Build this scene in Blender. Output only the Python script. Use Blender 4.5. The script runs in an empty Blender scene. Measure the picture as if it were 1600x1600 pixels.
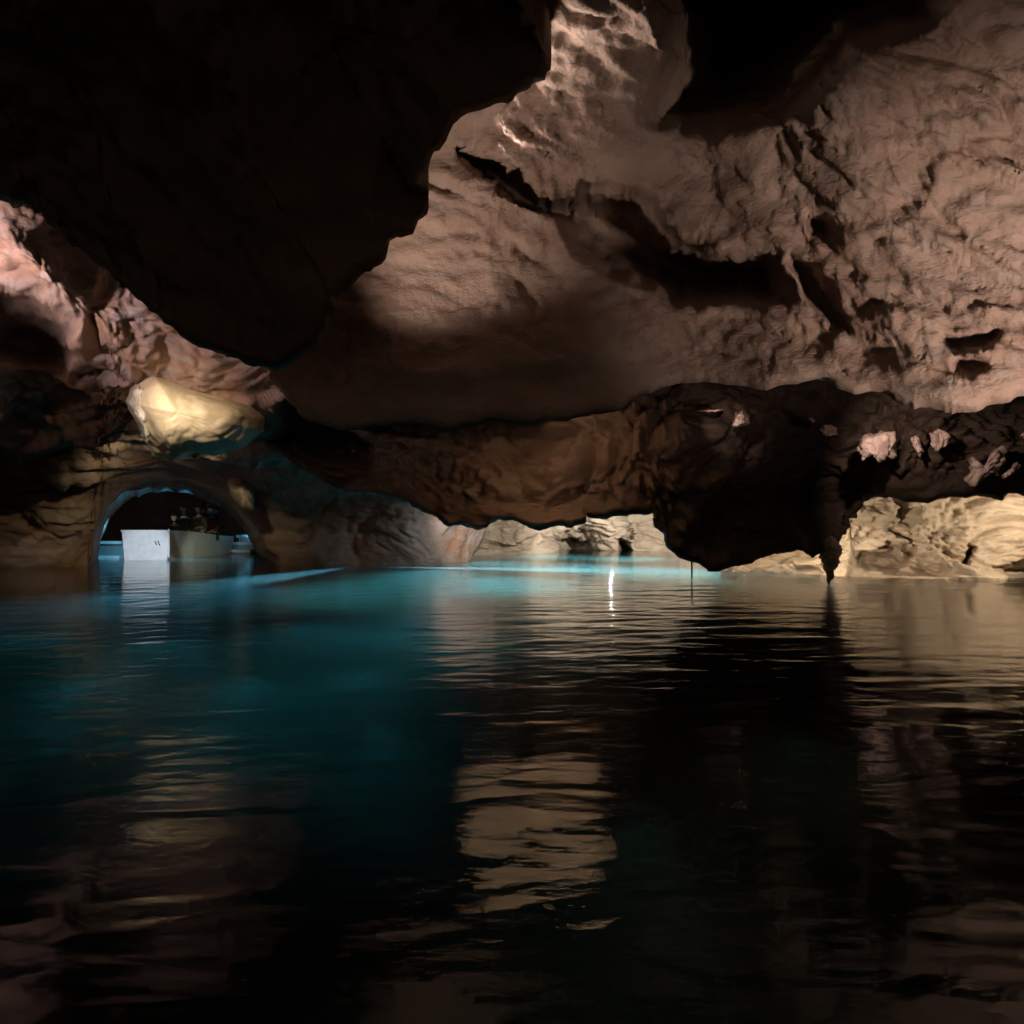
import bpy, bmesh, math, random
import numpy as np
from mathutils import Vector, Matrix

random.seed(4); np.random.seed(4)
S = bpy.context.scene
COL = S.collection

# ------------------------------------------------------------------ camera
F = 1040.0; HX = 800.0; HY = 820.0; CZ = 1.05
cam = bpy.data.objects.new('camera', bpy.data.cameras.new('camera'))
COL.objects.link(cam); S.camera = cam
cam.location = (0, 0, CZ); cam.rotation_euler = (math.radians(90), 0, 0)
cam.data.sensor_width = 36; cam.data.lens = F / 1600 * 36
cam.data.shift_y = (HY - 800) / 1600
cam.data.clip_start = 0.05; cam.data.clip_end = 300

def P(u, v, Y):
    return Vector(((u - HX) / F * Y, Y, CZ + (HY - v) / F * Y))

# ------------------------------------------------------------------ world (inside a cave: warm background added as fill, not sky)
W = bpy.data.worlds.new('World'); S.world = W; W.use_nodes = True
W.node_tree.nodes['Background'].inputs[0].default_value = (0.9, 0.7, 0.55, 1)
W.node_tree.nodes['Background'].inputs[1].default_value = 0.085

# ------------------------------------------------------------------ cave lamps and added fill spots
def lamp(kind, loc, power, color, target=None, angle=60, blend=0.5, radius=0.08):
    d = bpy.data.lights.new('cave_light', kind); d.energy = power; d.color = color
    d.shadow_soft_size = radius
    o = bpy.data.objects.new('cave_light', d); COL.objects.link(o); o.location = loc
    if kind == 'SPOT':
        d.spot_size = math.radians(angle); d.spot_blend = blend
        o.rotation_euler = (Vector(target) - Vector(loc)).to_track_quat('-Z', 'Y').to_euler()
    return o

PINK = (1.0, 0.79, 0.67); WARM = (1.0, 0.83, 0.63); COOL = (0.74, 0.85, 1.0); BLUE = (0.10, 0.62, 1.0); TEAL = (0.07, 0.72, 0.95)
# right vault, from low down on the right
lamp('SPOT', (3.5, 1.7, 0.45), 640, PINK, P(1620, 540, 4.2), 60, 1.0, 0.22)
# behind the dark lobe, onto the torn rim and the crown of the vault
lamp('SPOT', P(500, 500, 5.25), 115, PINK, P(710, 300, 6.0), 88, 0.9, 0.12)
lamp('SPOT', P(-150, 780, 6.0), 10, WARM, P(880, 730, 10.0), 34, 1.0, 0.2)  # added dim warm fill for the low central overhang
lamp('SPOT', P(770, 230, 5.7), 230, PINK, P(950, 10, 4.6), 60, 0.9, 0.35)
# left wall
lamp('SPOT', P(-320, 470, 4.9), 370, (1.0, 0.80, 0.78), P(140, 440, 7.0), 70, 0.7, 0.08)
lamp('SPOT', P(-420, 690, 7.0), 60, (1.0, 0.66, 0.42), P(120, 690, 10.0), 80, 0.9, 0.1)  # added weak warm fill for the lower left wall
lamp('SPOT', P(-500, 800, 11.0), 110, WARM, P(60, 820, 15.5), 50, 0.8, 0.08)  # added warm fill near the waterline of the left wall
# yellow flowstone
lamp('SPOT', P(205, 442, 5.9), 520, (1.0, 0.83, 0.60), P(290, 652, 8.6), 32, 1.0, 0.08)
lamp('SPOT', P(655, 792, 14.3), 160, (1.0, 0.70, 0.42), P(330, 704, 9.2), 15, 0.8, 0.06)  # added unseen spot in open air, warms the flowstone underside
lamp('SPOT', P(300, 676, 10.9), 700, (1.0, 0.88, 0.5), P(300, 690, 12.5), 72, 0.6, 0.08)  # added unseen spot behind the flowstone to brighten its reflection
lamp('SPOT', P(40, 765, 11.5), 15, WARM, P(330, 700, 9.0), 26, 1.0, 0.06)  # added unseen spot, more warm light under the flowstone
# hidden pocket over the middle of the pool
for pu, tu in ((790, 770), (890, 905)):
    lamp('SPOT', P(pu, 648, 6.2), 15000, (1.0, 0.82, 0.55), P(tu, 648, 6.2) + Vector((0, 2.0, 0.98)), 31, 0.4, 0.05)
# ledge chips on the right
lamp('SPOT', P(1380, 622, 7.6), 260, PINK, P(1475, 708, 9.5), 62, 0.5, 0.04)
lamp('SPOT', P(1120, 616, 7.8), 110, PINK, P(1132, 655, 9.3), 22, 0.6, 0.03)
# pale limestone chamber on the right
lamp('SPOT', P(1205, 842, 13.0), 150, WARM, P(1230, 850, 14.8), 160, 0.5, 0.06)
lamp('SPOT', P(1297, 868, 12.4), 90, WARM, P(1340, 855, 14.0), 150, 0.5, 0.05)
lamp('SPOT', P(1750, 800, 11.0), 340, WARM, P(1450, 830, 13.6), 110, 0.6, 0.06)
# far limestone
lamp('SPOT', P(1075, 790, 20.5), 2200, (1.0, 0.88, 0.72), P(940, 835, 26.5), 100, 0.6, 0.08)
lamp('SPOT', P(700, 780, 15.0), 500, (1.0, 0.88, 0.72), P(820, 840, 24), 60, 0.8, 0.06)
lamp('SPOT', P(800, 800, 20.0), 260, (1.0, 0.88, 0.72), P(790, 842, 23.8), 110, 0.8, 0.08)
lamp('SPOT', P(860, 812, 15.5), 230, (.74, .95, 1.0), P(700, 852, 18.6), 74, 1.0, 0.06)
# boat bow and tunnel
lamp('SPOT', (-10.15, 16.5, 0.35), 420, COOL, P(228, 860, 19.8), 38, 0.8, 0.05)
lamp('SPOT', P(396, 850, 17.4), 200, (.9, 1, .72), P(312, 868, 22), 24, 0.8, 0.05)  # added weak greenish fill for the dim side of the boat
lamp('SPOT', P(384, 815, 23.3), 220, BLUE, P(378, 850, 24.7), 80, 0.8, 0.06)
lamp('SPOT', P(300, 846, 25.5), 600, BLUE, P(396, 800, 20), 60, 0.9, 0.06)
lamp('SPOT', P(175, 815, 19.5), 120, BLUE, P(165, 858, 21.6), 60, 0.8, 0.06)
# underwater lamps and added tint spots
def under(u, v, dz, power, col, du=0, dy=0, angle=150):
    p = P(u, v, F * CZ / (v - HY)); p.z = dz
    lamp('SPOT', p, power, col, p + Vector((du, dy, -1)), angle, 1.0, 0.15)
lamp('SPOT', P(546, 884, 16.6) + Vector((0, 0, -0.13)), 7500, (.22, .70, 1.0), P(330, 950, 12.0), 24, 0.6, 0.05)
lamp('SPOT', P(600, 884, 16.6) + Vector((0, 0, -0.13)), 70000, (.35, .8, 1.0), P(900, 892, 15.9) + Vector((0, 0, -.22)), 18, 0.6, 0.05)
under(1020, 884, -.3, 2400, TEAL); under(900, 880, -.3, 2000, TEAL); under(780, 876, -.3, 1200, TEAL); under(680, 890, -.3, 900, TEAL)
under(980, 869, -.3, 2200, TEAL); under(860, 866, -.3, 1500, TEAL); under(800, 900, -.4, 1400, TEAL); under(600, 905, -.4, 1100, TEAL)
under(400, 915, -.4, 110, BLUE); under(200, 925, -.4, 90, BLUE); under(1080, 888, -.3, 900, TEAL)
under(250, 980, -.8, 22, TEAL); under(480, 960, -.7, 32, TEAL); under(60, 970, -.8, 20, TEAL); under(650, 950, -.7, 90, TEAL); under(380, 1020, -1.0, 10, TEAL); under(130, 1020, -1.0, 9, TEAL); under(560, 1010, -1.0, 10, TEAL); under(330, 1060, -1.3, 1.5, TEAL); under(600, 1060, -1.2, 2, TEAL); under(90, 1060, -1.3, 1.2, TEAL); under(500, 1300, -1.6, 1.2, (.1, .75, .6)); under(1000, 1300, -1.6, .5, (.4, .7, .45)); under(1000, 1120, -1.4, 1.4, (.3, .7, .5)); under(1250, 1060, -1.3, 1.2, (.5, .7, .4)); under(250, 1350, -1.6, 1.0, (.1, .75, .6))  # faintest near ones added only to lift the dark water from black
under(1290, 905, -.3, 80, WARM); under(1180, 903, -.3, 70, (.8, .9, .6)); under(1450, 910, -.3, 40, WARM); under(300, 872, -.3, 120, BLUE)

S.view_settings.view_transform = 'Standard'; S.view_settings.look = 'None'
S.view_settings.exposure = 0; S.view_settings.gamma = 1
cy = S.cycles
cy.use_denoising = True
cy.max_bounces = 8; cy.diffuse_bounces = 2; cy.glossy_bounces = 4; cy.transmission_bounces = 4; cy.volume_bounces = 0
cy.sample_clamp_indirect = 4; cy.caustics_reflective = False; cy.caustics_refractive = False

# ------------------------------------------------------------------ numpy noise
_perm = np.random.RandomState(11).permutation(512)
_perm = np.concatenate([_perm, _perm, _perm])
_grad = np.random.RandomState(5).normal(size=(512, 3)); _grad /= np.linalg.norm(_grad, axis=1)[:, None]
def gnoise(p):
    p = np.asarray(p, float); i = np.floor(p).astype(int); f = p - i
    w = f * f * f * (f * (f * 6 - 15) + 10)
    r = 0
    for dx in (0, 1):
        for dy in (0, 1):
            for dz in (0, 1):
                h = _perm[(_perm[(_perm[(i[..., 0] + dx) & 511] + i[..., 1] + dy) & 511] + i[..., 2] + dz) & 511]
                d = (_grad[h] * (f - np.array([dx, dy, dz]))).sum(-1)
                r = r + d * np.where(dx, w[..., 0], 1 - w[..., 0]) * np.where(dy, w[..., 1], 1 - w[..., 1]) * np.where(dz, w[..., 2], 1 - w[..., 2])
    return r * 1.6
def fbm(p, octv=4, gain=0.5):
    a, s, r = 1.0, 1.0, 0
    for k in range(octv):
        r = r + a * gnoise(p * s + 17.3 * k); a *= gain; s *= 2.03
    return r
def ridged(p, octv=4, gain=0.5):
    a, s, r = 1.0, 1.0, 0
    for k in range(octv):
        r = r + a * (1 - 2 * np.abs(gnoise(p * s + 9.1 * k))); a *= gain; s *= 2.1
    return r
def rock_noise(p, seed, amp, stretch=(1, 1, 1)):
    q = p * np.array(stretch) + seed
    w = np.stack([gnoise(q * .6 + 3), gnoise(q * .6 + 31), gnoise(q * .6 + 57)], -1) * .7
    q = q + w
    big, mid, fine = amp
    r = big * fbm(q * .55, 3) - mid * np.maximum(ridged(q * 1.25 + 40, 4, .55), -.2) + fine * fbm(q * 5.0 + 80, 3, .6)
    pit = gnoise(q * 2.1 + 120)
    return r - mid * .9 * np.clip(pit - .42, 0, 1)

# ------------------------------------------------------------------ materials
def new_mat(name):
    m = bpy.data.materials.new(name); m.use_nodes = True
    nt = m.node_tree; return m, nt, nt.nodes['Principled BSDF']
def nd(nt, t, **k):
    n = nt.nodes.new(t)
    for a, b in k.items(): setattr(n, a, b)
    return n
def rock_mat(name, c1, c2, c3, rough=0.7, scale=1.0, bump=0.35, spec=0.35):
    m, nt, b = new_mat(name); L = nt.links
    tc = nd(nt, 'ShaderNodeTexCoord')
    mp = nd(nt, 'ShaderNodeMapping'); mp.inputs['Scale'].default_value = (scale, scale, scale * 1.6); L.new(tc.outputs['Object'], mp.inputs[0])
    n1 = nd(nt, 'ShaderNodeTexNoise'); n1.inputs['Scale'].default_value = 0.9; n1.inputs['Detail'].default_value = 7; n1.inputs['Roughness'].default_value = .6; n1.inputs['Distortion'].default_value = .6
    n2 = nd(nt, 'ShaderNodeTexNoise'); n2.inputs['Scale'].default_value = 3.7; n2.inputs['Detail'].default_value = 8; n2.inputs['Roughness'].default_value = .65
    n3 = nd(nt, 'ShaderNodeTexNoise'); n3.inputs['Scale'].default_value = 11.0; n3.inputs['Detail'].default_value = 8; n3.inputs['Roughness'].default_value = .7
    for n in (n1, n2, n3): L.new(mp.outputs[0], n.inputs['Vector'])
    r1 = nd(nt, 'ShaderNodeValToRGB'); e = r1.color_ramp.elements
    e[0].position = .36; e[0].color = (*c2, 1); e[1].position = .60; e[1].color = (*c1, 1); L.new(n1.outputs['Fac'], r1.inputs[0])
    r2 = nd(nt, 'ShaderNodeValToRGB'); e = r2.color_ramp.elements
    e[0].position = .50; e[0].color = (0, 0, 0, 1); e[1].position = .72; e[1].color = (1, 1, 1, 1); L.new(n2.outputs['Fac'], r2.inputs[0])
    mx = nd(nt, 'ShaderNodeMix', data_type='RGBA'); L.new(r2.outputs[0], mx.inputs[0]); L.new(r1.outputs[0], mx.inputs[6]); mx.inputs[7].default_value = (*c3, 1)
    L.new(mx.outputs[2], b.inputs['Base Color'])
    ad = nd(nt, 'ShaderNodeMath', operation='MULTIPLY_ADD'); L.new(n3.outputs['Fac'], ad.inputs[0]); ad.inputs[1].default_value = .35; L.new(n2.outputs['Fac'], ad.inputs[2])
    bp = nd(nt, 'ShaderNodeBump'); bp.inputs['Strength'].default_value = bump; bp.inputs['Distance'].default_value = .12 / scale
    L.new(ad.outputs[0], bp.inputs['Height']); L.new(bp.outputs[0], b.inputs['Normal'])
    b.inputs['Roughness'].default_value = rough; b.inputs['Specular IOR Level'].default_value = spec
    return m
M_VAULT = rock_mat('vault_rock', (.42, .30, .24), (.29, .19, .145), (.36, .29, .25), rough=.6, bump=.6)
M_LOBE = rock_mat('shaded_brown_rock', (.145, .095, .058), (.09, .055, .035), (.13, .09, .06))  # base colour darkened so the near overhang looks unlit
M_DARK = rock_mat('shaded_dark_rock', (.06, .036, .024), (.038, .023, .016), (.052, .036, .026))  # shade of the low overhang put into the colour, beside paler lit rock
M_PALE = rock_mat('pale_limestone', (.52, .42, .31), (.42, .32, .22), (.55, .48, .38), scale=.9, bump=.5)
M_FAR = rock_mat('far_limestone', (.50, .43, .35), (.40, .33, .26), (.52, .46, .40), scale=.7, bump=.5)
M_LEFT = rock_mat('left_wall_rock', (.42, .29, .25), (.36, .20, .13), (.42, .36, .35))
M_CHIP = rock_mat('broken_rock', (.46, .33, .28), (.36, .25, .21), (.50, .40, .36), scale=2.5)
M_FLOW = rock_mat('flowstone', (.60, .49, .33), (.52, .40, .25), (.64, .54, .40), rough=.55, scale=1.2, bump=.12, spec=.6)
M_CALC = rock_mat('white_calcite', (.62, .58, .52), (.45, .40, .33), (.7, .68, .64), rough=.25, scale=3, bump=.3, spec=.6)
M_BED = rock_mat('lake_bed', (.22, .22, .17), (.14, .14, .11), (.26, .25, .21), scale=.6)

def plain_mat(name, col, rough=.5, metal=0):
    m, nt, b = new_mat(name); L = nt.links
    n = nd(nt, 'ShaderNodeTexNoise'); n.inputs['Scale'].default_value = 6; n.inputs['Detail'].default_value = 6
    r = nd(nt, 'ShaderNodeValToRGB'); e = r.color_ramp.elements
    e[0].position = .3; e[0].color = (*[c * .82 for c in col], 1); e[1].position = .7; e[1].color = (*col, 1)
    tc = nd(nt, 'ShaderNodeTexCoord'); L.new(tc.outputs['Object'], n.inputs['Vector'])
    L.new(n.outputs['Fac'], r.inputs[0]); L.new(r.outputs[0], b.inputs['Base Color'])
    b.inputs['Roughness'].default_value = rough; b.inputs['Metallic'].default_value = metal
    return m

# ------------------------------------------------------------------ mesh helpers
def mesh_obj(name, verts, faces, mat, parent=None, smooth=True):
    me = bpy.data.meshes.new(name)
    me.from_pydata([tuple(v) for v in verts] if not isinstance(verts, np.ndarray) else verts.tolist(), [], faces.tolist() if isinstance(faces, np.ndarray) else faces)
    me.update()
    if smooth: me.polygons.foreach_set('use_smooth', [True] * len(me.polygons))
    if mat: me.materials.append(mat)
    o = bpy.data.objects.new(name, me); COL.objects.link(o)
    if parent: o.parent = parent
    return o
def tag(o, label, cat, group=None):
    o['label'] = label; o['category'] = cat
    if group: o['group'] = group
    return o
def struct(o, label=None, kind='structure'):
    o['kind'] = kind
    if label: o['label'] = label
    return o

def resample(pts, n):
    p = np.array(pts, float); d = np.r_[0, np.cumsum(np.linalg.norm(np.diff(p, axis=0), axis=1))]
    s = np.linspace(0, d[-1], n)
    return np.stack([np.interp(s, d, p[:, 0]), np.interp(s, d, p[:, 1])], -1)
def rbf(ctrl):
    c = np.array(ctrl, float); xy = c[:, :2] / 400; y = np.log(c[:, 2])
    D = np.linalg.norm(xy[:, None] - xy[None], axis=-1)
    K = np.sqrt(D ** 2 + .02)
    n = len(c); A = np.zeros((n + 1, n + 1)); A[:n, :n] = K; A[:n, n] = 1; A[n, :n] = 1
    A[:n, :n] -= np.eye(n) * 1e-4
    sol = np.linalg.solve(A, np.r_[y, 0])
    def f(u, v):
        q = np.stack([u, v], -1) / 400
        r = np.full(u.shape, sol[n])
        for k in range(n):
            r = r + sol[k] * np.sqrt(((q - xy[k]) ** 2).sum(-1) + .02)
        return np.exp(r)
    return f
def sdf(poly, u, v):
    """signed distance (px) to a polygon, negative inside"""
    p = np.array(poly, float); d = np.full(u.shape, 1e9); ins = np.zeros(u.shape, bool)
    for i in range(len(p)):
        a, b = p[i], p[(i + 1) % len(p)]
        e = b - a; wx, wy = u - a[0], v - a[1]
        t = np.clip((wx * e[0] + wy * e[1]) / (e @ e), 0, 1)
        d = np.minimum(d, np.hypot(wx - t * e[0], wy - t * e[1]))
        c = ((a[1] > v) != (b[1] > v)) & (u < (b[0] - a[0]) * (v - a[1]) / (b[1] - a[1] + 1e-9) + a[0])
        ins ^= c
    return np.where(ins, -d, d)
def sstep(a, b, x):
    t = np.clip((x - a) / (b - a), 0, 1); return t * t * (3 - 2 * t)

def edge_wobble(pts, amp, seed, freq=.045):
    q = np.stack([pts[:, 0] * freq, pts[:, 1] * freq, np.full(len(pts), seed)], -1)
    g = .36 if freq < .03 else .6; w = np.stack([fbm(q, 4, g), fbm(q + 50, 4, g)], -1)
    return pts + w * amp

def sheet(name, top, bot, ctrl, mat, nu, nv, amp=(.25, .10, .03), seed=0., round_px=40, round_amt=.5,
          thick=1.5, lift=120, lifts=None, pockets=(), bumps=(), converge=None, stretch=(1, 1, 1), water=True, hollow=None, relief=None, wob=2.0, wfreq=.045, straight_px=70, tpow=1.0):
    """a mass of cave rock: front surface between two outlines, rolled over its lower lip and carried back behind it"""
    T = resample(top, nu); B0 = resample(bot, nu); B = edge_wobble(B0, wob, seed, wfreq)
    B[:, 1] = np.where(B0[:, 1] > 897, B0[:, 1], B[:, 1])
    t = np.linspace(0, 1, nv) ** tpow
    uv = T[:, None] * (1 - t)[None, :, None] + B[:, None] * t[None, :, None]
    u, v = uv[..., 0], uv[..., 1]
    Y = rbf(ctrl)(u, v)
    dist = np.linalg.norm(uv - B[:, None], axis=-1)
    q = np.clip(1 - dist / round_px, 0, 1)
    Y = Y + round_amt * (1 - np.sqrt(1 - q ** 2 * .98))
    X = np.stack([(u - HX) / F * Y, Y, CZ + (HY - v) / F * Y], -1)
    du = np.gradient(X, axis=0); dv = np.gradient(X, axis=1)
    N = np.cross(du, dv); N /= np.linalg.norm(N, axis=-1)[..., None] + 1e-9
    view = X - np.array([0, 0, CZ]); sgn = np.sign((N * view).sum(-1)); N *= -np.where(sgn == 0, 1, sgn)[..., None]
    for poly, depth, soft_in, soft_out in pockets:
        s = sdf(poly, u + 6 * fbm(np.stack([u * .03, v * .03, u * 0 + seed], -1), 3), v + 6 * fbm(np.stack([u * .03, v * .03, u * 0 + seed + 9], -1), 3))
        Y = Y + depth * (1 - sstep(-soft_in, soft_out, s))
    for (bu, bv, ru, rv, a) in bumps:
        Y = Y - a * np.exp(-(((u - bu) / ru) ** 2 + ((v - bv) / rv) ** 2))
    X = np.stack([(u - HX) / F * Y, Y, CZ + (HY - v) / F * Y], -1)
    # displacement along the surface normal
    damp = np.clip(dist / straight_px, .12, 1)[..., None]
    disp = rock_noise(X, seed, amp, stretch)[..., None]
    if relief:
        ra, ru, rv, rot, rp = relief
        qa = (u * math.cos(rot) + v * math.sin(rot)) / ru; qb = (-u * math.sin(rot) + v * math.cos(rot)) / rv
        qq = np.stack([qa, qb, Y * .4 + seed], -1); qq = qq + .5 * np.stack([gnoise(qq * .8 + 3), gnoise(qq * .8 + 23), qa * 0], -1)
        side = .5 + .5 * sstep(900, 1300, u)
        bil = np.abs(gnoise(qq)) + .5 * np.abs(gnoise(qq * 2.1 + 7)) + .3 * np.abs(gnoise(qq * 4.3 + 19)) + .16 * np.abs(gnoise(qq * 8.9 + 29))
        side = side + 1.3 * np.exp(-((u - 770) / 130) ** 2 - ((v - 270) / 150) ** 2)
        disp = disp + (side * (ra * (bil - .6) - rp * sstep(.30, .55, gnoise(qq * 1.4 + 77))))[..., None]
    X = X + N * disp * damp
    # carry the lip back
    K = 14 if thick < 4 else 44; rows = []
    Yb = Y[:, -1]; ub, vb = u[:, -1], v[:, -1]
    wet = (vb > 890)
    lf = np.full(nu, float(lift)) if lifts is None else np.interp(ub, *lifts)
    for k in range(1, K + 1):
        s = k / K
        y2 = Yb + thick * s ** 1.3
        v2 = vb - lf * s - (0 if hollow is None else np.interp(ub, *hollow)) * math.sin(math.pi * s) ** .8
        u2 = ub
        if converge:
            cu, cv, cf = converge; k2 = cf * min(1, s * 1.6) * (vb < 899)
            u2 = ub + (cu - ub) * k2; v2 = v2 + (cv - v2) * k2
        r = np.stack([(u2 - HX) / F * y2, y2, CZ + (HY - v2) / F * y2], -1)
        r += (rock_noise(r, seed + 7, (amp[0] * .5, amp[1] * .6, amp[2])) * min(1, s * 2))[:, None] * np.array([0, 0, 1.])
        # rock that meets the water goes on down to the lake bed
        g = X[:, -1].copy(); g[:, 2] -= 3.2 * s; g[:, 1] += .15 * s
        if water: r = np.where(wet[:, None], g, r)
        rows.append(r)
    X = np.concatenate([X, np.stack(rows, 1)], 1)
    n2 = X.shape[1]
    idx = np.arange(nu * n2).reshape(nu, n2)
    faces = np.stack([idx[:-1, :-1], idx[1:, :-1], idx[1:, 1:], idx[:-1, 1:]], -1).reshape(-1, 4)
    return mesh_obj(name, X.reshape(-1, 3), faces, mat)

def boulder(name, outline, Y0, front, back, mat, seed=0., amp=(.03, .03, .01), rings=40, n=160, parent=None, tilt=(0, 0), power=2.0, center=None):
    """closed rock: outline in the picture plane at Y0, bulging towards and away"""
    o = resample(list(outline) + [outline[0]], n + 1)[:-1]
    c = np.array(center) if center else o.mean(0)
    sides = []
    for sgn, dep in ((-1, front), (1, back)):
        t = np.sin(np.linspace(0, math.pi / 2, rings))
        uv = c + (o - c)[:, None] * t[None, :, None]
        Y = Y0 + sgn * dep * (1 - t ** power)[None, :] ** (1 / power) + tilt[0] * (uv[..., 0] - c[0]) + tilt[1] * (uv[..., 1] - c[1])
        X = np.stack([(uv[..., 0] - HX) / F * Y, Y, CZ + (HY - uv[..., 1]) / F * Y], -1)
        sides.append(X)
    X = np.concatenate([sides[0], sides[1][:, ::-1][:, 1:]], 1)
    cen = X.reshape(-1, 3).mean(0); d = X - cen; d /= np.linalg.norm(d, axis=-1)[..., None] + 1e-9
    X = X + d * rock_noise(X * 2.2, seed, amp)[..., None]
    X[:, 0] = X[:, 0].mean(0); X[:, -1] = X[:, -1].mean(0)
    m = X.shape[1]; idx = np.arange(n * m).reshape(n, m); nx = np.roll(idx, -1, 0)
    faces = np.stack([idx[:, :-1], nx[:, :-1], nx[:, 1:], idx[:, 1:]], -1).reshape(-1, 4)
    ob = mesh_obj(name, X.reshape(-1, 3), faces, mat, parent)
    bm = bmesh.new(); bm.from_mesh(ob.data); bmesh.ops.remove_doubles(bm, verts=bm.verts, dist=1e-5); bmesh.ops.recalc_face_normals(bm, faces=bm.faces); bm.to_mesh(ob.data); bm.free()
    return ob

# ================================================================== THE CAVE
# enclosing rock far behind everything
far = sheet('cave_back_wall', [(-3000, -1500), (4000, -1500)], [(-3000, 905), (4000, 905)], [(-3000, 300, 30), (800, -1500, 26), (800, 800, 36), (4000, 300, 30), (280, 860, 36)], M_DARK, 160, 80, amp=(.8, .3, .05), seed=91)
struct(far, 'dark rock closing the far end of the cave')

# upper left: dark lobe of the ceiling nearest to the boat we sit in
lobe_bot = [(-1600, 0), (-900, 150), (-300, 260), (0, 312), (25, 324), (46, 316), (60, 333), (100, 372), (140, 408), (200, 470), (300, 540), (350, 562), (400, 578), (440, 580), (500, 540), (535, 460),
            (575, 425), (604, 408), (612, 382), (640, 375), (668, 335), (650, 305), (676, 262), (700, 215), (722, 188), (760, 174), (800, 156), (840, 130), (861, 110), (848, 70), (822, 30), (795, 0), (770, -80), (740, -300), (700, -500)]
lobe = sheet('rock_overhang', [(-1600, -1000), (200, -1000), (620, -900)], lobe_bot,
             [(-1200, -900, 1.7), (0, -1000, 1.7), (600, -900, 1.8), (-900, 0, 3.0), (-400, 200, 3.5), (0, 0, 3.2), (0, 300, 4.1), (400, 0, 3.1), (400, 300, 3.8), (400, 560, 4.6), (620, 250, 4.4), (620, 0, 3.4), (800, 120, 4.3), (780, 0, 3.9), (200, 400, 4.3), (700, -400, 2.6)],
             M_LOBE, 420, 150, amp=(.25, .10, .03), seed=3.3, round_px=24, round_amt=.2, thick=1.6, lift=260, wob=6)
tag(lobe, 'dark brown overhang of ceiling rock filling the upper left, its torn edge against lit stone', 'rock overhang', 'overhanging masses of cave rock')

# right: the big lit vault
vault_bot = [(404, 550), (424, 596), (462, 644), (540, 668), (650, 668), (800, 658), (960, 650), (1005, 612), (1100, 600), (1200, 606), (1280, 598), (1330, 612), (1385, 622), (1422, 648), (1452, 640), (1490, 652), (1540, 640), (1600, 622), (1800, 600), (2600, 560)]
pk_mid = [(905, 300), (990, 310), (1060, 370), (1130, 395), (1215, 405), (1222, 470), (1150, 472), (1060, 478), (1020, 455), (960, 430), (900, 390), (870, 345)]
pk_top = [(1010, -60), (1500, -60), (1440, 20), (1330, 62), (1290, 110), (1200, 180), (1100, 200), (1030, 190), (1060, 120), (1050, 40)]
pk_crk = [(700, 238), (730, 246), (770, 262), (800, 296), (836, 318), (900, 330), (880, 345), (820, 330), (770, 300), (735, 268)]
pk_r1 = [(1232, 405), (1262, 415), (1300, 470), (1318, 512), (1290, 500), (1245, 450)]
pk_r2 = [(1470, 525), (1560, 518), (1545, 535), (1500, 540)]
pk_r3 = [(1495, 560), (1540, 566), (1520, 585), (1500, 575)]
pk_r4 = [(1255, 340), (1285, 352), (1290, 378), (1268, 366)]
vault = sheet('cave_ceiling', [(404, -900), (800, -1000), (2600, -1000)], vault_bot,
              [(800, -1000, 1.9), (2400, -1000, 2.0), (400, -900, 2.0), (900, -300, 3.3), (1600, -300, 3.3), (900, 50, 4.7), (700, 230, 6.0), (760, 250, 5.7), (600, 430, 6.4), (500, 550, 6.4), (400, 600, 6.3), (650, 660, 5.7), (800, 655, 5.6),
               (850, 400, 6.1), (1000, 540, 5.9), (1000, 640, 5.8), (1100, 150, 4.7), (1100, 520, 5.7), (1300, 100, 4.0), (1300, 300, 4.6), (1500, 100, 3.9), (1500, 400, 4.3), (1500, 600, 4.3), (1200, 590, 5.2), (1400, 640, 4.6), (1800, 590, 4.0), (1800, 300, 3.9), (2500, 300, 3.5), (2500, 560, 3.7)],
              M_VAULT, 620, 260, amp=(.18, .045, .020), seed=11.7, round_px=26, round_amt=.15, thick=5.2, lift=14,
              lifts=([330, 700, 1000, 1400, 2600], [10, 8, 8, 25, 40]), hollow=([330, 640, 700, 900, 980, 1040, 1500, 2600], [5, 10, 52, 60, 40, 12, 10, 10]),
              pockets=[(pk_mid, 1.7, 45, 12), (pk_top, 2.3, 110, 45), (pk_crk, .7, 6, 9), (pk_r1, .4, 10, 10), (pk_r2, .2, 8, 12), (pk_r3, .2, 8, 12), (pk_r4, .3, 8, 10)], relief=(.115, 140, 44, .34, .05),
              stretch=(.42, 1.2, 1.2), wob=9, wfreq=.022)
struct(vault, 'pinkish brown vaulted ceiling')

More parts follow.
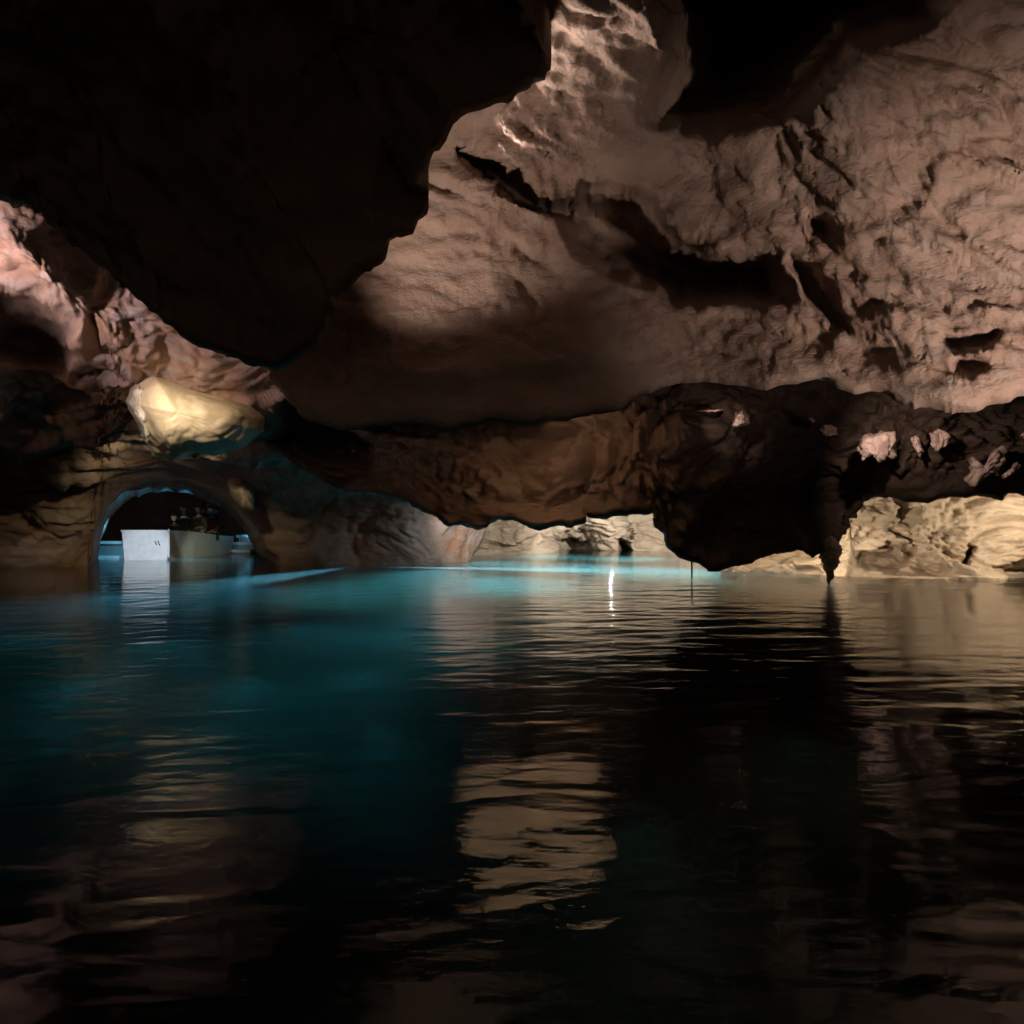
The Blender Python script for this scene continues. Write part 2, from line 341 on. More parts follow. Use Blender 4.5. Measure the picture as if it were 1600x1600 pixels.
# middle and right: dark mass hanging almost to the water
hang_bot = [(330, 640), (400, 690), (480, 742), (540, 772), (620, 778), (660, 800), (700, 822), (736, 829), (760, 829), (778, 815), (800, 814), (826, 827), (849, 829), (870, 826), (894, 827), (914, 822), (912, 810), (940, 814), (980, 807), (1019, 803), (1021, 824),
            (1037, 834), (1040, 852), (1057, 872), (1081, 880), (1094, 882), (1108, 897), (1122, 897), (1140, 888), (1176, 880), (1196, 871), (1210, 866), (1232, 865), (1246, 860), (1259, 866), (1270, 872), (1312, 852), (1320, 824), (1338, 804), (1350, 789), (1365, 781), (1394, 779), (1431, 785), (1450, 787), (1487, 781),
            (1525, 777), (1568, 784), (1576, 772), (1600, 777), (1750, 770), (2600, 740)]
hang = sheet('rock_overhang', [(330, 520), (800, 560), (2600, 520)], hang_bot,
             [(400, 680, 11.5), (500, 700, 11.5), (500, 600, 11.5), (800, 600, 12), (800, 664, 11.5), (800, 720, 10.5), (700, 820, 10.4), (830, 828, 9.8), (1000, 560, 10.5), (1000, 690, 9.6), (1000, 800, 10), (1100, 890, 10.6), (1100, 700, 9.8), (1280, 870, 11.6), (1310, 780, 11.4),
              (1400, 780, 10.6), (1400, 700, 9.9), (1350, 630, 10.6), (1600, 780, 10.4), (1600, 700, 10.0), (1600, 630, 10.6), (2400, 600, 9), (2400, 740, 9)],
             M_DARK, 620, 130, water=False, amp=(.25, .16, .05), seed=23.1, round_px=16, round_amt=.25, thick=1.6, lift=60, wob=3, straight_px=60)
tag(hang, 'broad black brown overhang hanging low over the pool in front of the pale limestone', 'rock overhang', 'overhanging masses of cave rock')

# left wall with the boat tunnel
left_bot = [(-1500, 905), (120, 905), (138, 900), (142, 868), (147, 830), (158, 804), (176, 783), (200, 762), (240, 752), (295, 750), (325, 762), (358, 780), (382, 800), (402, 828), (420, 858), (437, 876), (446, 904), (470, 906), (700, 906), (728, 900), (742, 868), (754, 846), (764, 815)]
left_top = [(-1500, -200), (0, -100), (150, 0), (430, 150), (640, 300), (800, 640)]
left = sheet('cave_wall', left_top, left_bot,
             [(-1200, 0, 4.5), (-1200, 800, 13), (-500, 300, 5.6), (-500, 880, 15), (-700, 600, 8), (-100, 330, 6.1), (40, 330, 6.5), (40, 200, 6.8), (150, 420, 7.2), (80, 450, 6.7), (300, 545, 8.3), (450, 600, 9.6), (430, 300, 9), (50, 520, 7.7), (110, 545, 7.7), (180, 600, 8.7), (-60, 600, 7.6), (0, 640, 9.3), (100, 720, 12.5), (0, 720, 12.0),
              (0, 800, 15.0), (100, 885, 16.6), (0, 890, 16.3), (300, 700, 12.0), (270, 745, 15.5), (350, 770, 15.8), (150, 800, 16), (420, 720, 12.5), (400, 830, 16.8), (500, 880, 17.4), (520, 790, 16.6), (640, 800, 17.0), (600, 890, 17.8), (700, 880, 18.2), (745, 850, 19.2), (560, 650, 12.5), (620, 420, 10)],
             M_LEFT, 620, 300, converge=(262, 872, .10), pockets=[([(-60, 446), (60, 470), (112, 512), (128, 560), (90, 592), (40, 582), (-60, 566)], .9, 30, 10), ([(128, 520), (150, 505), (190, 545), (200, 590), (150, 610), (110, 590)], .6, 25, 10)], amp=(.22, .08, .03), seed=37.9, round_px=10, round_amt=.15, thick=7.5, lift=0, wob=2.5, tpow=.75)
struct(left, 'pink and brown cave wall with the low tunnel mouth')

# right: pale lit limestone behind the overhang
pk_f1 = [(1318, 850), (1345, 845), (1388, 836), (1405, 838), (1440, 858), (1470, 876), (1494, 890), (1496, 912), (1318, 912)]
pk_f2 = [(1530, 842), (1540, 850), (1532, 878), (1520, 872)]
pk_f3 = [(1575, 880), (1660, 870), (1660, 912), (1572, 912)]
pale = sheet('limestone_outcrop', [(1126, 640), (2500, 600)], [(1126, 906), (1140, 906), (2500, 906)],
             [(1100, 900, 15.2), (1100, 780, 15.6), (1220, 900, 14.6), (1240, 860, 14.6), (1400, 840, 13.1), (1400, 780, 13.0), (1500, 900, 12.6), (1600, 900, 12.6), (1600, 780, 12.8), (1500, 800, 12.9), (2400, 900, 11), (2400, 650, 11.5), (1300, 660, 13.6), (1300, 830, 13.4)],
             M_PALE, 460, 150, amp=(.22, .24, .05), seed=51.3, round_px=8, round_amt=.05, pockets=[(pk_f1, .8, 40, 5), (pk_f2, .8, 8, 3), (pk_f3, .9, 14, 5)],
             stretch=(.8, 1, 1.5), straight_px=20)
tag(pale, 'pale cream limestone bank lit from below at the right waterline', 'rock outcrop', 'pale limestone banks at the waterline')

# middle: far limestone across the blue water
pk_g1 = [(876, 858), (878, 840), (905, 846), (925, 856), (930, 866), (876, 866)]
pk_g2 = [(967, 866), (970, 850), (978, 846), (988, 852), (992, 866)]
pk_g3 = [(984, 846), (990, 826), (986, 815), (991, 815), (995, 827), (989, 847)]
farbank = sheet('limestone_outcrop', [(690, 740), (1250, 740)], [(690, 872), (760, 868), (790, 864), (830, 860), (868, 861), (878, 866), (905, 862), (1000, 861), (1060, 861), (1250, 861)],
                [(700, 868, 22.5), (780, 862, 23.5), (860, 858, 25), (872, 830, 25.2), (885, 850, 27), (1000, 861, 27.0), (1000, 800, 27.5), (940, 835, 26.2), (760, 800, 23.5), (800, 760, 24), (1100, 850, 26), (1200, 760, 26)],
                M_FAR, 300, 100, amp=(.22, .18, .05), seed=67.7, round_px=4, round_amt=.05, pockets=[(pk_g1, 1.6, 8, 2), (pk_g2, 2.0, 4, 2), (pk_g3, .8, 2, 1)], wob=1, water=False, lift=-16, thick=.3, straight_px=8, stretch=(.8, 1, 1.3))
tag(farbank, 'distant pale limestone bank across the turquoise water in the middle gap', 'rock outcrop', 'pale limestone banks at the waterline')

# yellow flowstone bulge
flow = boulder('flowstone', [(198, 628), (207, 602), (222, 588), (238, 583), (262, 591), (300, 607), (345, 620), (372, 628), (398, 638), (414, 652), (412, 672), (385, 700), (340, 712), (300, 716), (262, 722), (240, 714), (226, 692), (212, 662)], 9.1, 1.0, 1.6, M_FLOW, 5.1, amp=(.05, .02, .004), center=(275, 645), tilt=(.0035, 0))
tag(flow, 'smooth yellow flowstone bulge lit above the tunnel mouth', 'flowstone')
drape = boulder('calcite_drape', [(197, 626), (206, 604), (217, 597), (224, 612), (234, 640), (236, 664), (238, 690), (232, 702), (221, 684), (208, 656)], 8.52, .3, .3, M_CALC, 9.7, amp=(.03, .05, .01), rings=18, n=80, parent=flow)
drape['label'] = 'white ribbed calcite drapery on the left edge'

# small lit knobs round the tunnel mouth
KN = 'small lit rock knobs over the tunnel'
k = boulder('rock', [(294, 703), (304, 700), (317, 702), (316, 712), (306, 722), (296, 713)], 9.0, .12, .2, M_CHIP, 2.2, rings=12, n=48)
tag(k, 'small pink heart shaped rock knob just under the yellow flowstone', 'rock', KN)
k = boulder('rock', [(190, 728), (215, 720), (250, 716), (255, 721), (235, 729), (205, 734)], 10.5, .2, .3, M_CHIP, 3.2, rings=12, n=60)
tag(k, 'thin flat reddish rock rib left below the yellow flowstone', 'rock', KN)
k = boulder('rock', [(347, 733), (358, 728), (376, 733), (392, 748), (400, 770), (398, 800), (380, 800), (362, 775), (352, 752)], 15.0, .7, .8, M_CHIP, 4.2, rings=24, n=80)
tag(k, 'rounded pinkish rock buttress on the right shoulder of the tunnel mouth', 'rock', KN)

# broken lumps standing out of the dark ledge on the right
CH = 'broken lumps on the dark ledge'
chips = [([(1334, 700), (1336, 682), (1346, 673), (1400, 672), (1405, 676), (1404, 712), (1396, 720), (1372, 728), (1360, 716), (1344, 724)], 9.55, .28, 'largest square pinkish lump jutting from the dark ledge'),
         ([(1418, 677), (1430, 676), (1440, 690), (1445, 708), (1438, 716), (1430, 704)], 9.6, .15, 'narrow upright sliver of pink rock beside the largest lump'),
         ([(1450, 676), (1466, 670), (1486, 676), (1496, 690), (1480, 698), (1464, 706), (1456, 694)], 9.6, .2, 'wedge shaped pitted lump at the middle of the ledge'),
         ([(1510, 740), (1514, 716), (1520, 712), (1524, 732), (1540, 724), (1552, 700), (1570, 692), (1578, 700), (1576, 724), (1560, 744), (1540, 752), (1520, 768), (1512, 760), (1500, 752)], 9.7, .25, 'large forked pink lump near the right end of the ledge'),
         ([(1566, 742), (1590, 722), (1597, 728), (1586, 740), (1570, 748)], 9.6, .12, 'short slanting pink rod of rock beside the forked lump'),
         ([(1586, 682), (1592, 674), (1625, 668), (1630, 686), (1606, 690)], 9.5, .2, 'pale lump at the right frame edge under the ceiling'),
         ([(1086, 642), (1106, 638), (1120, 640), (1136, 637), (1134, 643), (1112, 646)], 9.3, .12, 'thin bright streak of rock at the left end of the ledge'),
         ([(1142, 658), (1150, 644), (1162, 641), (1170, 648), (1172, 662), (1160, 666), (1150, 671), (1136, 672)], 9.4, .15, 'knotted bright pink lump near the left end of the ledge'),
         ([(1276, 672), (1282, 662), (1300, 660), (1312, 668), (1310, 680), (1296, 686), (1284, 682)], 9.5, .14, 'dull knobbly brown lump left of the largest lump'),
         ([(1258, 652), (1268, 650), (1278, 658), (1274, 664), (1264, 658)], 9.5, .08, 'tiny pink pebble like knob above the knobbly brown lump')]
for i, (ol, y, dp, lab) in enumerate(chips):
    o = boulder('rock_lump', ol, y, dp, .5, M_CHIP, 12.0 + i * 3, amp=(.05, .07, .02), rings=16, n=90, power=3.0)
    tag(o, lab, 'rock', CH)

# stalactite touching the water, thin straw beside the dark tip
def spindle(name, u, Y, prof, mat, seed, n=36, jag=.02):
    V = []; 
    for (v, r, off) in prof:
        c = P(u + off, v, Y)
        for j in range(n):
            a = 2 * math.pi * j / n
            V.append((c.x + r * math.cos(a), c.y + r * math.sin(a), c.z))
    V = np.array(V); m = len(prof)
    d = rock_noise(V * 3, seed, (jag, jag, jag * .4))
    A = np.tile(2 * np.pi * np.arange(n) / n, m)
    V[:, 0] += np.cos(A) * d; V[:, 1] += np.sin(A) * d
    faces = [(i * n + j, i * n + (j + 1) % n, (i + 1) * n + (j + 1) % n, (i + 1) * n + j) for i in range(m - 1) for j in range(n)]
    faces.append(tuple(range((m - 1) * n, m * n)))
    return mesh_obj(name, V, faces, mat)
def dense(prof, n):
    p = np.array(prof, float); x = np.linspace(p[0, 0], p[-1, 0], n)
    return [(a, np.interp(a, p[:, 0], p[:, 1]), np.interp(a, p[:, 0], p[:, 2])) for a in x]
st = spindle('stalactite', 1297, 11.7, dense([(836, .02, 0), (840, .09, 0), (846, .16, 0), (858, .20, 0), (868, .20, -1), (880, .155, -1), (892, .10, -2), (902, .075, -2), (914, .05, -2)], 60), rock_mat('stalactite_rock', (.30, .22, .17), (.2, .14, .1), (.3, .25, .2), scale=3), 6.6, jag=.03)
tag(st, 'thick brown stalactite tapering down to touch the water before the pale bank', 'stalactite')
st2 = spindle('stalactite', 1081, 13.0, dense([(870, .035, 0), (885, .02, 0), (905, .014, 0)], 24), M_DARK, 8.1, n=10, jag=.004)
tag(st2, 'thin dark straw stalactite dropping from the overhang tip into turquoise water', 'stalactite')

# ------------------------------------------------------------------ the boat in the tunnel
M_WHITE = plain_mat('white_paint', (.74, .76, .76), .35)
M_WOOD = plain_mat('boat_floor', (.16, .12, .08), .6)
M_MARK = plain_mat('dark_mark', (.02, .02, .025), .5)
M_CONC = plain_mat('pale_concrete', (.62, .66, .66), .5)
BX, BY = (265 - HX) / F * 19.85, 19.85
def box_bm(bm, c, sx, sy, sz):
    r = bmesh.ops.create_cube(bm, size=1)
    for v in r['verts']: v.co = Vector((v.co.x * sx + c[0], v.co.y * sy + c[1], v.co.z * sz + c[2]))
def bm_obj(name, bm, mat, parent=None, bevel=0):
    if bevel: bmesh.ops.bevel(bm, geom=bm.edges[:], offset=bevel, segments=2, affect='EDGES')
    me = bpy.data.meshes.new(name); bm.to_mesh(me); bm.free(); me.materials.append(mat)
    o = bpy.data.objects.new(name, me); COL.objects.link(o)
    if parent: o.parent = parent
    return o
boat = bpy.data.objects.new('boat', None); COL.objects.link(boat); boat.location = (BX - .715, BY, 0)
tag(boat, 'white flat bowed passenger boat coming out of the dark tunnel mouth', 'boat')
# hull: cross sections from bow to stern, outer and inner skin
st_y = [0, .15, .6, 1.4, 2.4, 3.4, 4.2, 4.6]
def hull_half(y):
    t = y / 4.6
    top = .715 + .10 * math.sin(math.pi * min(1, t * 1.1)); bot = .62 + .12 * math.sin(math.pi * min(1, t * 1.1))
    return top, bot, .885 - .25 * sstep(0, 1, t) , -.22
V = []; Fc = []
def ring(y, ins):
    tw, bw, h, k = hull_half(y)
    if ins: return [(-tw + .05, y, h), (-bw + .06, y, .18), (bw - .06, y, .18), (tw - .05, y, h)]
    return [(-tw, y, h), (-bw, y, k), (bw, y, k), (tw, y, h)]
ys_in = [max(.06, y) if y < 1 else min(y, 4.54) for y in st_y]
for y in st_y: V += ring(y, False)
for y in ys_in: V += ring(y, True)
n = len(st_y)
for i in range(n - 1):
    for j in range(3):
        Fc.append((i * 4 + j, i * 4 + j + 1, i * 4 + 5 + j, i * 4 + 4 + j))
        k0 = 4 * n
        Fc.append((k0 + i * 4 + j, k0 + i * 4 + 4 + j, k0 + i * 4 + 5 + j, k0 + i * 4 + j + 1))
    for j in (0, 3):
        Fc.append((i * 4 + j, i * 4 + 4 + j, 4 * n + i * 4 + 4 + j, 4 * n + i * 4 + j))
for i in (0, n - 1):
    o0, i0 = i * 4, 4 * n + i * 4
    Fc.append((o0, o0 + 1, o0 + 2, o0 + 3)); Fc.append((i0, i0 + 1, i0 + 2, i0 + 3)); Fc.append((o0, o0 + 3, i0 + 3, i0))
hull = mesh_obj('hull', V, Fc, M_WHITE, boat, smooth=False)
bm = bmesh.new(); bm.from_mesh(hull.data); bmesh.ops.recalc_face_normals(bm, faces=bm.faces)
bmesh.ops.bevel(bm, geom=bm.edges[:], offset=.012, segments=2, affect='EDGES'); bm.to_mesh(hull.data); bm.free()
bm = bmesh.new(); box_bm(bm, (.70, -.012, .50), .05, .05, .86); bm_obj('corner_post', bm, M_WHITE, boat, .012)
bm = bmesh.new(); box_bm(bm, (-.02, -.02, .872), 1.40, .07, .05); bm_obj('gunwale', bm, M_WHITE, boat, .012)
for y in (1.2, 2.1, 3.0, 3.8):
    bm = bmesh.new(); box_bm(bm, (0, y, .55), 1.36, .28, .05); bm_obj('bench', bm, M_WOOD, boat, .01)
bm = bmesh.new()
for dx in (0, .09):
    r = bmesh.ops.create_grid(bm, x_segments=1, y_segments=1, size=.5)
    for v in r['verts']:
        x, y = v.co.x, v.co.y
        v.co = Vector((.31 + dx + x * .028 - y * .05, -.014, .50 + y * (.15 if dx else .12)))
bmk = bm_obj('painted_mark', bm, M_MARK, boat)
bmk.modifiers.new('thick', 'SOLIDIFY').thickness = .003

# people seated in it
SKIN = plain_mat('skin', (.45, .27, .19), .55)
def skin_mesh(name, pts, edges, radii, mat, parent, levels=2):
    me = bpy.data.meshes.new(name); me.from_pydata(pts, edges, []); o = bpy.data.objects.new(name, me); COL.objects.link(o)
    m = o.modifiers.new('s', 'SKIN'); m.use_smooth_shade = True
    for i, r in enumerate(radii):
        sv = me.skin_vertices[0].data[i]; r = r if isinstance(r, tuple) else (r, r); sv.radius = r; sv.use_root = (i == 0)
    sb = o.modifiers.new('d', 'SUBSURF'); sb.levels = levels; sb.render_levels = levels
    dg = bpy.context.evaluated_depsgraph_get(); me2 = bpy.data.meshes.new_from_object(o.evaluated_get(dg))
    o.modifiers.clear(); o.data = me2; bpy.data.meshes.remove(me)
    o.data.materials.clear(); o.data.materials.append(mat); o.data.polygons.foreach_set('use_smooth', [True] * len(o.data.polygons)); o.parent = parent
    return o
def head_parts(t, hz, hair_col, lean, hat=False):
    """sculpted head: skull, jaw, nose, eye sockets, ears"""
    c = Vector((0, lean, hz)); V = []; Fc = []; nu_, nv_ = 28, 20
    for i in range(nv_ + 1):
        ph = math.pi * i / nv_
        for j in range(nu_):
            th = 2 * math.pi * j / nu_; x = math.sin(ph) * math.cos(th); y = math.sin(ph) * math.sin(th); z = math.cos(ph)
            fx, fy, fz = x * .077, y * .096, z * .118
            if z < 0: fx *= 1 - .28 * (-z); fy *= 1 - .12 * (-z)
            front = max(0, -y)
            fy -= .022 * front ** 6 * math.exp(-((z + .12) / .18) ** 2) * math.exp(-(x / .16) ** 2)          # nose
            fy += .012 * front * sum(math.exp(-(((x - sx) / .17) ** 2 + ((z - .06) / .13) ** 2)) for sx in (-.38, .38))  # eye sockets
            fy -= .006 * front * math.exp(-((z + .48) / .1) ** 2) * math.exp(-(x / .3) ** 2)                    # lips
            fx += .012 * (1 if x > 0 else -1) * math.exp(-((y - .1) / .14) ** 2 - (z / .2) ** 2) * (abs(x) > .8)   # ears
            V.append(c + Vector((fx, fy, fz)))
    for i in range(nv_):
        for j in range(nu_): Fc.append((i * nu_ + j, i * nu_ + (j + 1) % nu_, (i + 1) * nu_ + (j + 1) % nu_, (i + 1) * nu_ + j))
    return V, Fc, c
def person(loc, rz, label, shirt, hair, scale=1.0, standing=False, arm=0.0):
    t = bpy.data.objects.new('person', None); COL.objects.link(t); t.location = loc; t.rotation_euler = (0, 0, rz); t.scale = (scale * 1.18,) * 3
    tag(t, label, 'person', 'passengers and boatman in the white boat')
    h = .0 if not standing else .42
    hip = .12 + h
    pts = [(0, 0, hip), (0, -.01, hip + .2), (0, -.02, hip + .42), (0, -.03, hip + .53), (0, -.04, hip + .62)]
    ed = [(0, 1), (1, 2), (2, 3), (3, 4)]; rad = [(.15, .11), (.135, .10), (.15, .10), (.06, .06), (.05, .05)]
    for s in (-1, 1):
        b0 = len(pts)
        if standing: pts += [(s * .1, 0, hip - .05), (s * .11, -.02, hip - .42), (s * .11, .02, hip - .80), (s * .12, -.12, hip - .84)]
        else: pts += [(s * .1, -.08, hip - .02), (s * .12, -.42, hip + .01), (s * .12, -.40, hip - .34), (s * .12, -.52, hip - .37)]
        ed += [(0, b0), (b0, b0 + 1), (b0 + 1, b0 + 2), (b0 + 2, b0 + 3)]; rad += [.085, .065, .045, .035]
        b1 = len(pts)
        pts += [(s * .18, -.02, hip + .46), (s * .24, -.06 - arm * .1, hip + .22), (s * .17, -.27, hip + .12 + arm * (s > 0)), (s * .15, -.34, hip + .11 + arm * (s > 0))]
        ed += [(2, b1), (b1, b1 + 1), (b1 + 1, b1 + 2), (b1 + 2, b1 + 3)]; rad += [.062, .048, .036, .026]
        for f in range(5):
            b2 = len(pts); ang = (f - 1.6) * .35
            d = Vector((math.sin(ang) * (1 if f else 1), -math.cos(ang), -.25)); q = Vector(pts[b1 + 3])
            pts += [tuple(q + d * .045), tuple(q + d * (.075 if f else .06) + Vector((0, 0, -.015)))]
            ed += [(b1 + 3, b2), (b2, b2 + 1)]; rad += [.010, .008]
    body = skin_mesh('body', pts, ed, rad, SKIN, t)
    V, Fc, c = head_parts(t, hip + .76, hair, -.06)
    me = body.data; bm = bmesh.new(); bm.from_mesh(me); vs = [bm.verts.new(v) for v in V]
    for f in Fc:
        try: bm.faces.new([vs[i] for i in f])
        except ValueError: pass
    bm.to_mesh(me); bm.free(); me.polygons.foreach_set('use_smooth', [True] * len(me.polygons))
    # shirt and trousers follow the body
    cp = [(0, 0, hip - .01), (0, -.01, hip + .2), (0, -.02, hip + .42), (0, -.03, hip + .50)]; ce = [(0, 1), (1, 2), (2, 3)]; cr = [(.17, .13), (.152, .118), (.165, .115), (.085, .08)]
    for s in (-1, 1):
        b1 = len(cp); cp += [(s * .18, -.02, hip + .46), (s * .235, -.055 - arm * .09, hip + .24), (s * .19, -.21, hip + .145 + arm * .7 * (s > 0))]
        ce += [(2, b1), (b1, b1 + 1), (b1 + 1, b1 + 2)]; cr += [.078, .064, .052]
    skin_mesh('jacket', cp, ce, cr, plain_mat('jacket_cloth', shirt, .9), t)
    cp = [(0, 0, hip - .01)]; ce = []; cr = [(.16, .125)]
    for s in (-1, 1):
        b1 = len(cp)
        cp += [(s * .1, 0, hip - .05), (s * .11, -.02, hip - .42), (s * .11, .02, hip - .76)] if standing else [(s * .1, -.08, hip - .02), (s * .12, -.42, hip + .01), (s * .12, -.40, hip - .30)]
        ce += [(0, b1), (b1, b1 + 1), (b1 + 1, b1 + 2)]; cr += [.10, .082, .062]
    skin_mesh('trousers', cp, ce, cr, plain_mat('trouser_cloth', (.03, .03, .04), .9), t)
    HV = []; 
    for v in V:
        d = v - c; keep = d.z > .035 or d.y > -.01
        HV.append(c + d * (1.10 if keep and d.z > -.07 else .86))
    mesh_obj('hair', HV, Fc, plain_mat('hair_colour', hair, .7), t)
    return t
bz = .575
person((BX - .50, BY + 1.28, bz - .24), .25, 'small passenger at the bow in a dark top, face lowest', (.03, .03, .04), (.03, .02, .015), .92)
person((BX - .62, BY + 2.15, bz - .04), .1, 'passenger in dark clothes with head raised, behind the small one', (.025, .025, .03), (.02, .015, .01))
person((BX - .16, BY + 2.25, bz - .02), -.15, 'passenger in a brown jacket near the corner post side', (.10, .06, .04), (.05, .03, .02), 1.0, False, .12)
person((BX - .12, BY + 3.1, bz - .04), -.3, 'passenger in a dark red jacket on the rear bench', (.10, .015, .012), (.02, .015, .01))
person((BX - .50, BY + 3.95, bz + .18), 0.0, 'boatman standing at the stern in black clothes', (.015, .015, .018), (.01, .01, .01), 1.0, True)

# pale ledges inside the tunnel
ld = bpy.data.objects.new('landing_ledge', None); COL.objects.link(ld); p = P(160, 868, 21.6); ld.location = (p.x, 21.6, 0)
tag(ld, 'low pale blue lit ledge at the waterline left of the white boat', 'ledge')
bm = bmesh.new(); box_bm(bm, (0, 0, .48), 1.6, .7, .09); bm_obj('ledge_top', bm, M_CONC, ld, .015)
bm = bmesh.new(); box_bm(bm, (.15, .08, .2), 1.3, .5, .46); bm_obj('ledge_wall', bm, plain_mat('teal_grey_concrete', (.20, .26, .27), .4), ld, .015)  # darker teal grey block under the pale top
bm = bmesh.new(); box_bm(bm, (0, -.25, .02), 1.9, .9, .10); bm_obj('ledge_foot', bm, M_CONC, ld, .015)
sp = bpy.data.objects.new('landing_steps', None); COL.objects.link(sp); p = P(377, 860, 24.4); sp.location = (p.x, 24.4, 0)
tag(sp, 'pale blue lit stone steps at the waterline right of the white boat', 'steps')
for i, (z, d) in enumerate([(.10, 0), (.36, .35), (.62, .7)]):
    bm = bmesh.new(); box_bm(bm, (0, d, z), .86 - i * .05, .5, .10); bm_obj('tread', bm, M_CONC, sp, .012)
    bm = bmesh.new(); box_bm(bm, (0, d + .1, z - .13), .8 - i * .05, .4, .16); bm_obj('riser', bm, plain_mat('teal_stone', (.18, .30, .34), .4), sp, .012)  # darker teal risers between the pale treads

# far lamp that glitters in the water
fl = bpy.data.objects.new('floodlight', None); COL.objects.link(fl); fl.location = P(956, 803, 24.0)
tag(fl, 'small white floodlight hidden above the far bank, glittering in the water', 'lamp')
me_, nt_, b_ = new_mat('lit_glass'); b_.inputs['Emission Color'].default_value = (.85, .95, 1, 1); b_.inputs['Emission Strength'].default_value = 5000
bm = bmesh.new(); bmesh.ops.create_uvsphere(bm, u_segments=16, v_segments=10, radius=.011); bm_obj('bulb', bm, me_, fl)
bm = bmesh.new(); box_bm(bm, (0, .02, .09), .16, .14, .06); bm_obj('housing', bm, M_MARK, fl, .01)

# leaf and petal afloat near us
def leaf(name, u, v, length, width, rz, mat, label):
    Y = F * CZ / (v - HY); p = P(u, v, Y); V = []; Fc = []; nl, nw = 14, 6
    for i in range(nl + 1):
        s = i / nl; w = width * math.sin(math.pi * s ** .85) ** .8 if 0 < s < 1 else 0.0003
        for j in range(nw + 1):
            q = j / nw * 2 - 1
            V.append(((s - .5) * length, q * w / 2, .004 + .10 * w * q * q + .05 * length * (s - .5) ** 2 * 4))
    for i in range(nl):
        for j in range(nw): Fc.append((i * (nw + 1) + j, i * (nw + 1) + j + 1, (i + 1) * (nw + 1) + j + 1, (i + 1) * (nw + 1) + j))
    o = mesh_obj(name, V, Fc, mat); o.location = (p.x, Y, .006); o.rotation_euler = (0, 0, rz)
    o.modifiers.new('thick', 'SOLIDIFY').thickness = .0008
    tag(o, label, 'leaf'); return o
leaf('floating_leaf', 858, 1424, .038, .024, -.6, plain_mat('leaf_skin', (.30, .30, .12), .5), 'olive yellow pointed leaf floating on the dark water')
leaf('floating_petal', 912, 1423, .012, .007, .5, plain_mat('petal_skin', (.6, .6, .58), .5), 'tiny whitish scrap floating to the right of the leaf')

# ------------------------------------------------------------------ lake bed and water
def grid(name, x0, x1, y0, y1, nx, ny, fz, mat):
    xs = np.linspace(x0, x1, nx); ys = np.linspace(y0, y1, ny); Xg, Yg = np.meshgrid(xs, ys, indexing='ij')
    V = np.stack([Xg, Yg, fz(Xg, Yg)], -1); idx = np.arange(nx * ny).reshape(nx, ny)
    faces = np.stack([idx[:-1, :-1], idx[1:, :-1], idx[1:, 1:], idx[:-1, 1:]], -1).reshape(-1, 4)
    return mesh_obj(name, V.reshape(-1, 3), faces, mat)
def bedz(x, y):
    q = np.stack([x * .35, y * .35, x * 0], -1)
    return -2.3 + .45 * fbm(q, 4) + .5 * sstep(12, 24, y)
struct(grid('lake_bed', -40, 40, -10, 45, 220, 220, bedz, M_BED))

wm, nt, b = new_mat('cave_water'); L = nt.links
nt.nodes.remove(b); out = nt.nodes['Material Output']
gl = nd(nt, 'ShaderNodeBsdfGlass'); gl.inputs['IOR'].default_value = 1.33; gl.inputs['Roughness'].default_value = 0.0
L.new(gl.outputs[0], out.inputs['Surface'])
wtc = nd(nt, 'ShaderNodeTexCoord'); wmp = nd(nt, 'ShaderNodeMapping'); wmp.inputs['Scale'].default_value = (2.2, 5.0, 1); wmp.inputs['Rotation'].default_value = (0, 0, .16)
L.new(wtc.outputs['Object'], wmp.inputs[0])
wn = nd(nt, 'ShaderNodeTexNoise'); wn.inputs['Scale'].default_value = 2.0; wn.inputs['Detail'].default_value = 5; wn.inputs['Roughness'].default_value = .55; L.new(wmp.outputs[0], wn.inputs['Vector'])
wb = nd(nt, 'ShaderNodeBump'); wb.inputs['Strength'].default_value = 1.0; wb.inputs['Distance'].default_value = .0040; L.new(wn.outputs['Fac'], wb.inputs['Height']); L.new(wb.outputs[0], gl.inputs['Normal'])
vs = nd(nt, 'ShaderNodeVolumeScatter'); vs.inputs['Color'].default_value = (.55, .95, 1, 1); vs.inputs['Density'].default_value = .32; vs.inputs['Anisotropy'].default_value = .2
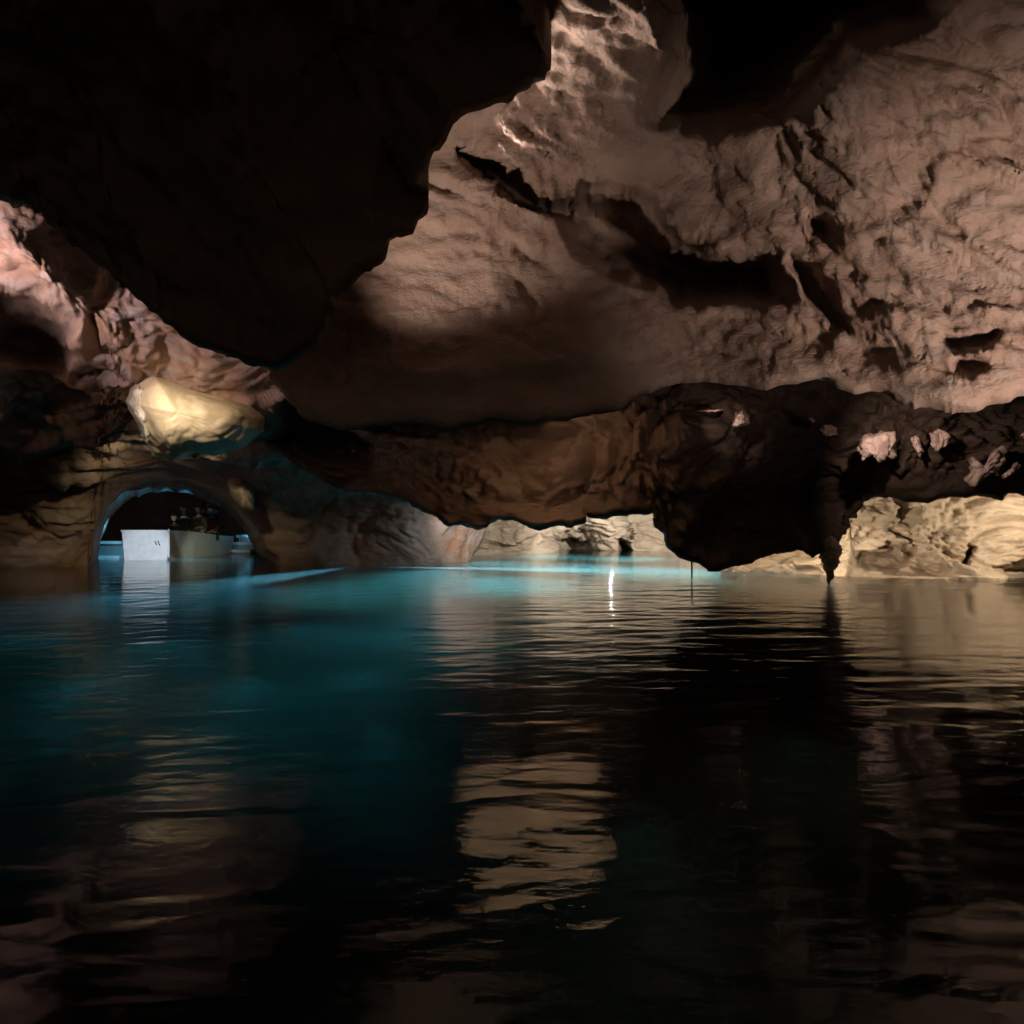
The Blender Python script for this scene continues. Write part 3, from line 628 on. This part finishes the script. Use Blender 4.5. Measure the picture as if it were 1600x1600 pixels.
va = nd(nt, 'ShaderNodeVolumeAbsorption'); va.inputs['Color'].default_value = (.25, .82, .85, 1); va.inputs['Density'].default_value = .15
av = nd(nt, 'ShaderNodeAddShader'); L.new(vs.outputs[0], av.inputs[0]); L.new(va.outputs[0], av.inputs[1]); L.new(av.outputs[0], out.inputs['Volume'])
# fan of real ripples, dense near the camera
nr, na = 1050, 400
rr = np.concatenate([np.geomspace(.35, 45, nr)])
aa = np.linspace(-1.15, 1.15, na)
Rg, Ag = np.meshgrid(rr, aa, indexing='ij')
wx = Rg * np.sin(Ag); wy = Rg * np.cos(Ag)
def ripple(x, y):
    q = np.stack([x * 1.1 + y * .2, y * 3.2 - x * .45, x * 0], -1)
    w = q + .35 * np.stack([gnoise(q * .7 + 5), gnoise(q * .7 + 25), q[..., 0] * 0], -1)
    calm = .55 + .45 * fbm(np.stack([x * .22, y * .22, x * 0 + 7], -1), 2)
    return calm * (.010 * gnoise(w) + .0055 * gnoise(w * 2.3 + 11) + .0018 * gnoise(w * 5.1 + 31))
wz = ripple(wx, wy)
fade = np.clip((40 - Rg) / 8, 0, 1); wz *= fade
V = np.stack([wx, wy, wz], -1).reshape(-1, 3)
idx = np.arange(nr * na).reshape(nr, na)
faces = [tuple(f) for f in np.stack([idx[:-1, :-1], idx[1:, :-1], idx[1:, 1:], idx[:-1, 1:]], -1).reshape(-1, 4)]
# close the volume below
V2 = V.copy(); V2[:, 2] = -6; n0 = len(V)
border = list(idx[0, :]) + list(idx[1:, -1]) + list(idx[-1, ::-1][1:]) + list(idx[::-1, 0][1:-1])
bl = [n0 + i for i in range(len(border))]
VV = np.concatenate([V, V2[border]])
for i in range(len(border)):
    j = (i + 1) % len(border)
    faces.append((border[j], border[i], bl[i], bl[j]))
faces.append(tuple(bl))
wat = mesh_obj('water', VV, faces, wm)
bm = bmesh.new(); bm.from_mesh(wat.data); bmesh.ops.recalc_face_normals(bm, faces=bm.faces); bm.to_mesh(wat.data); bm.free()
struct(wat)
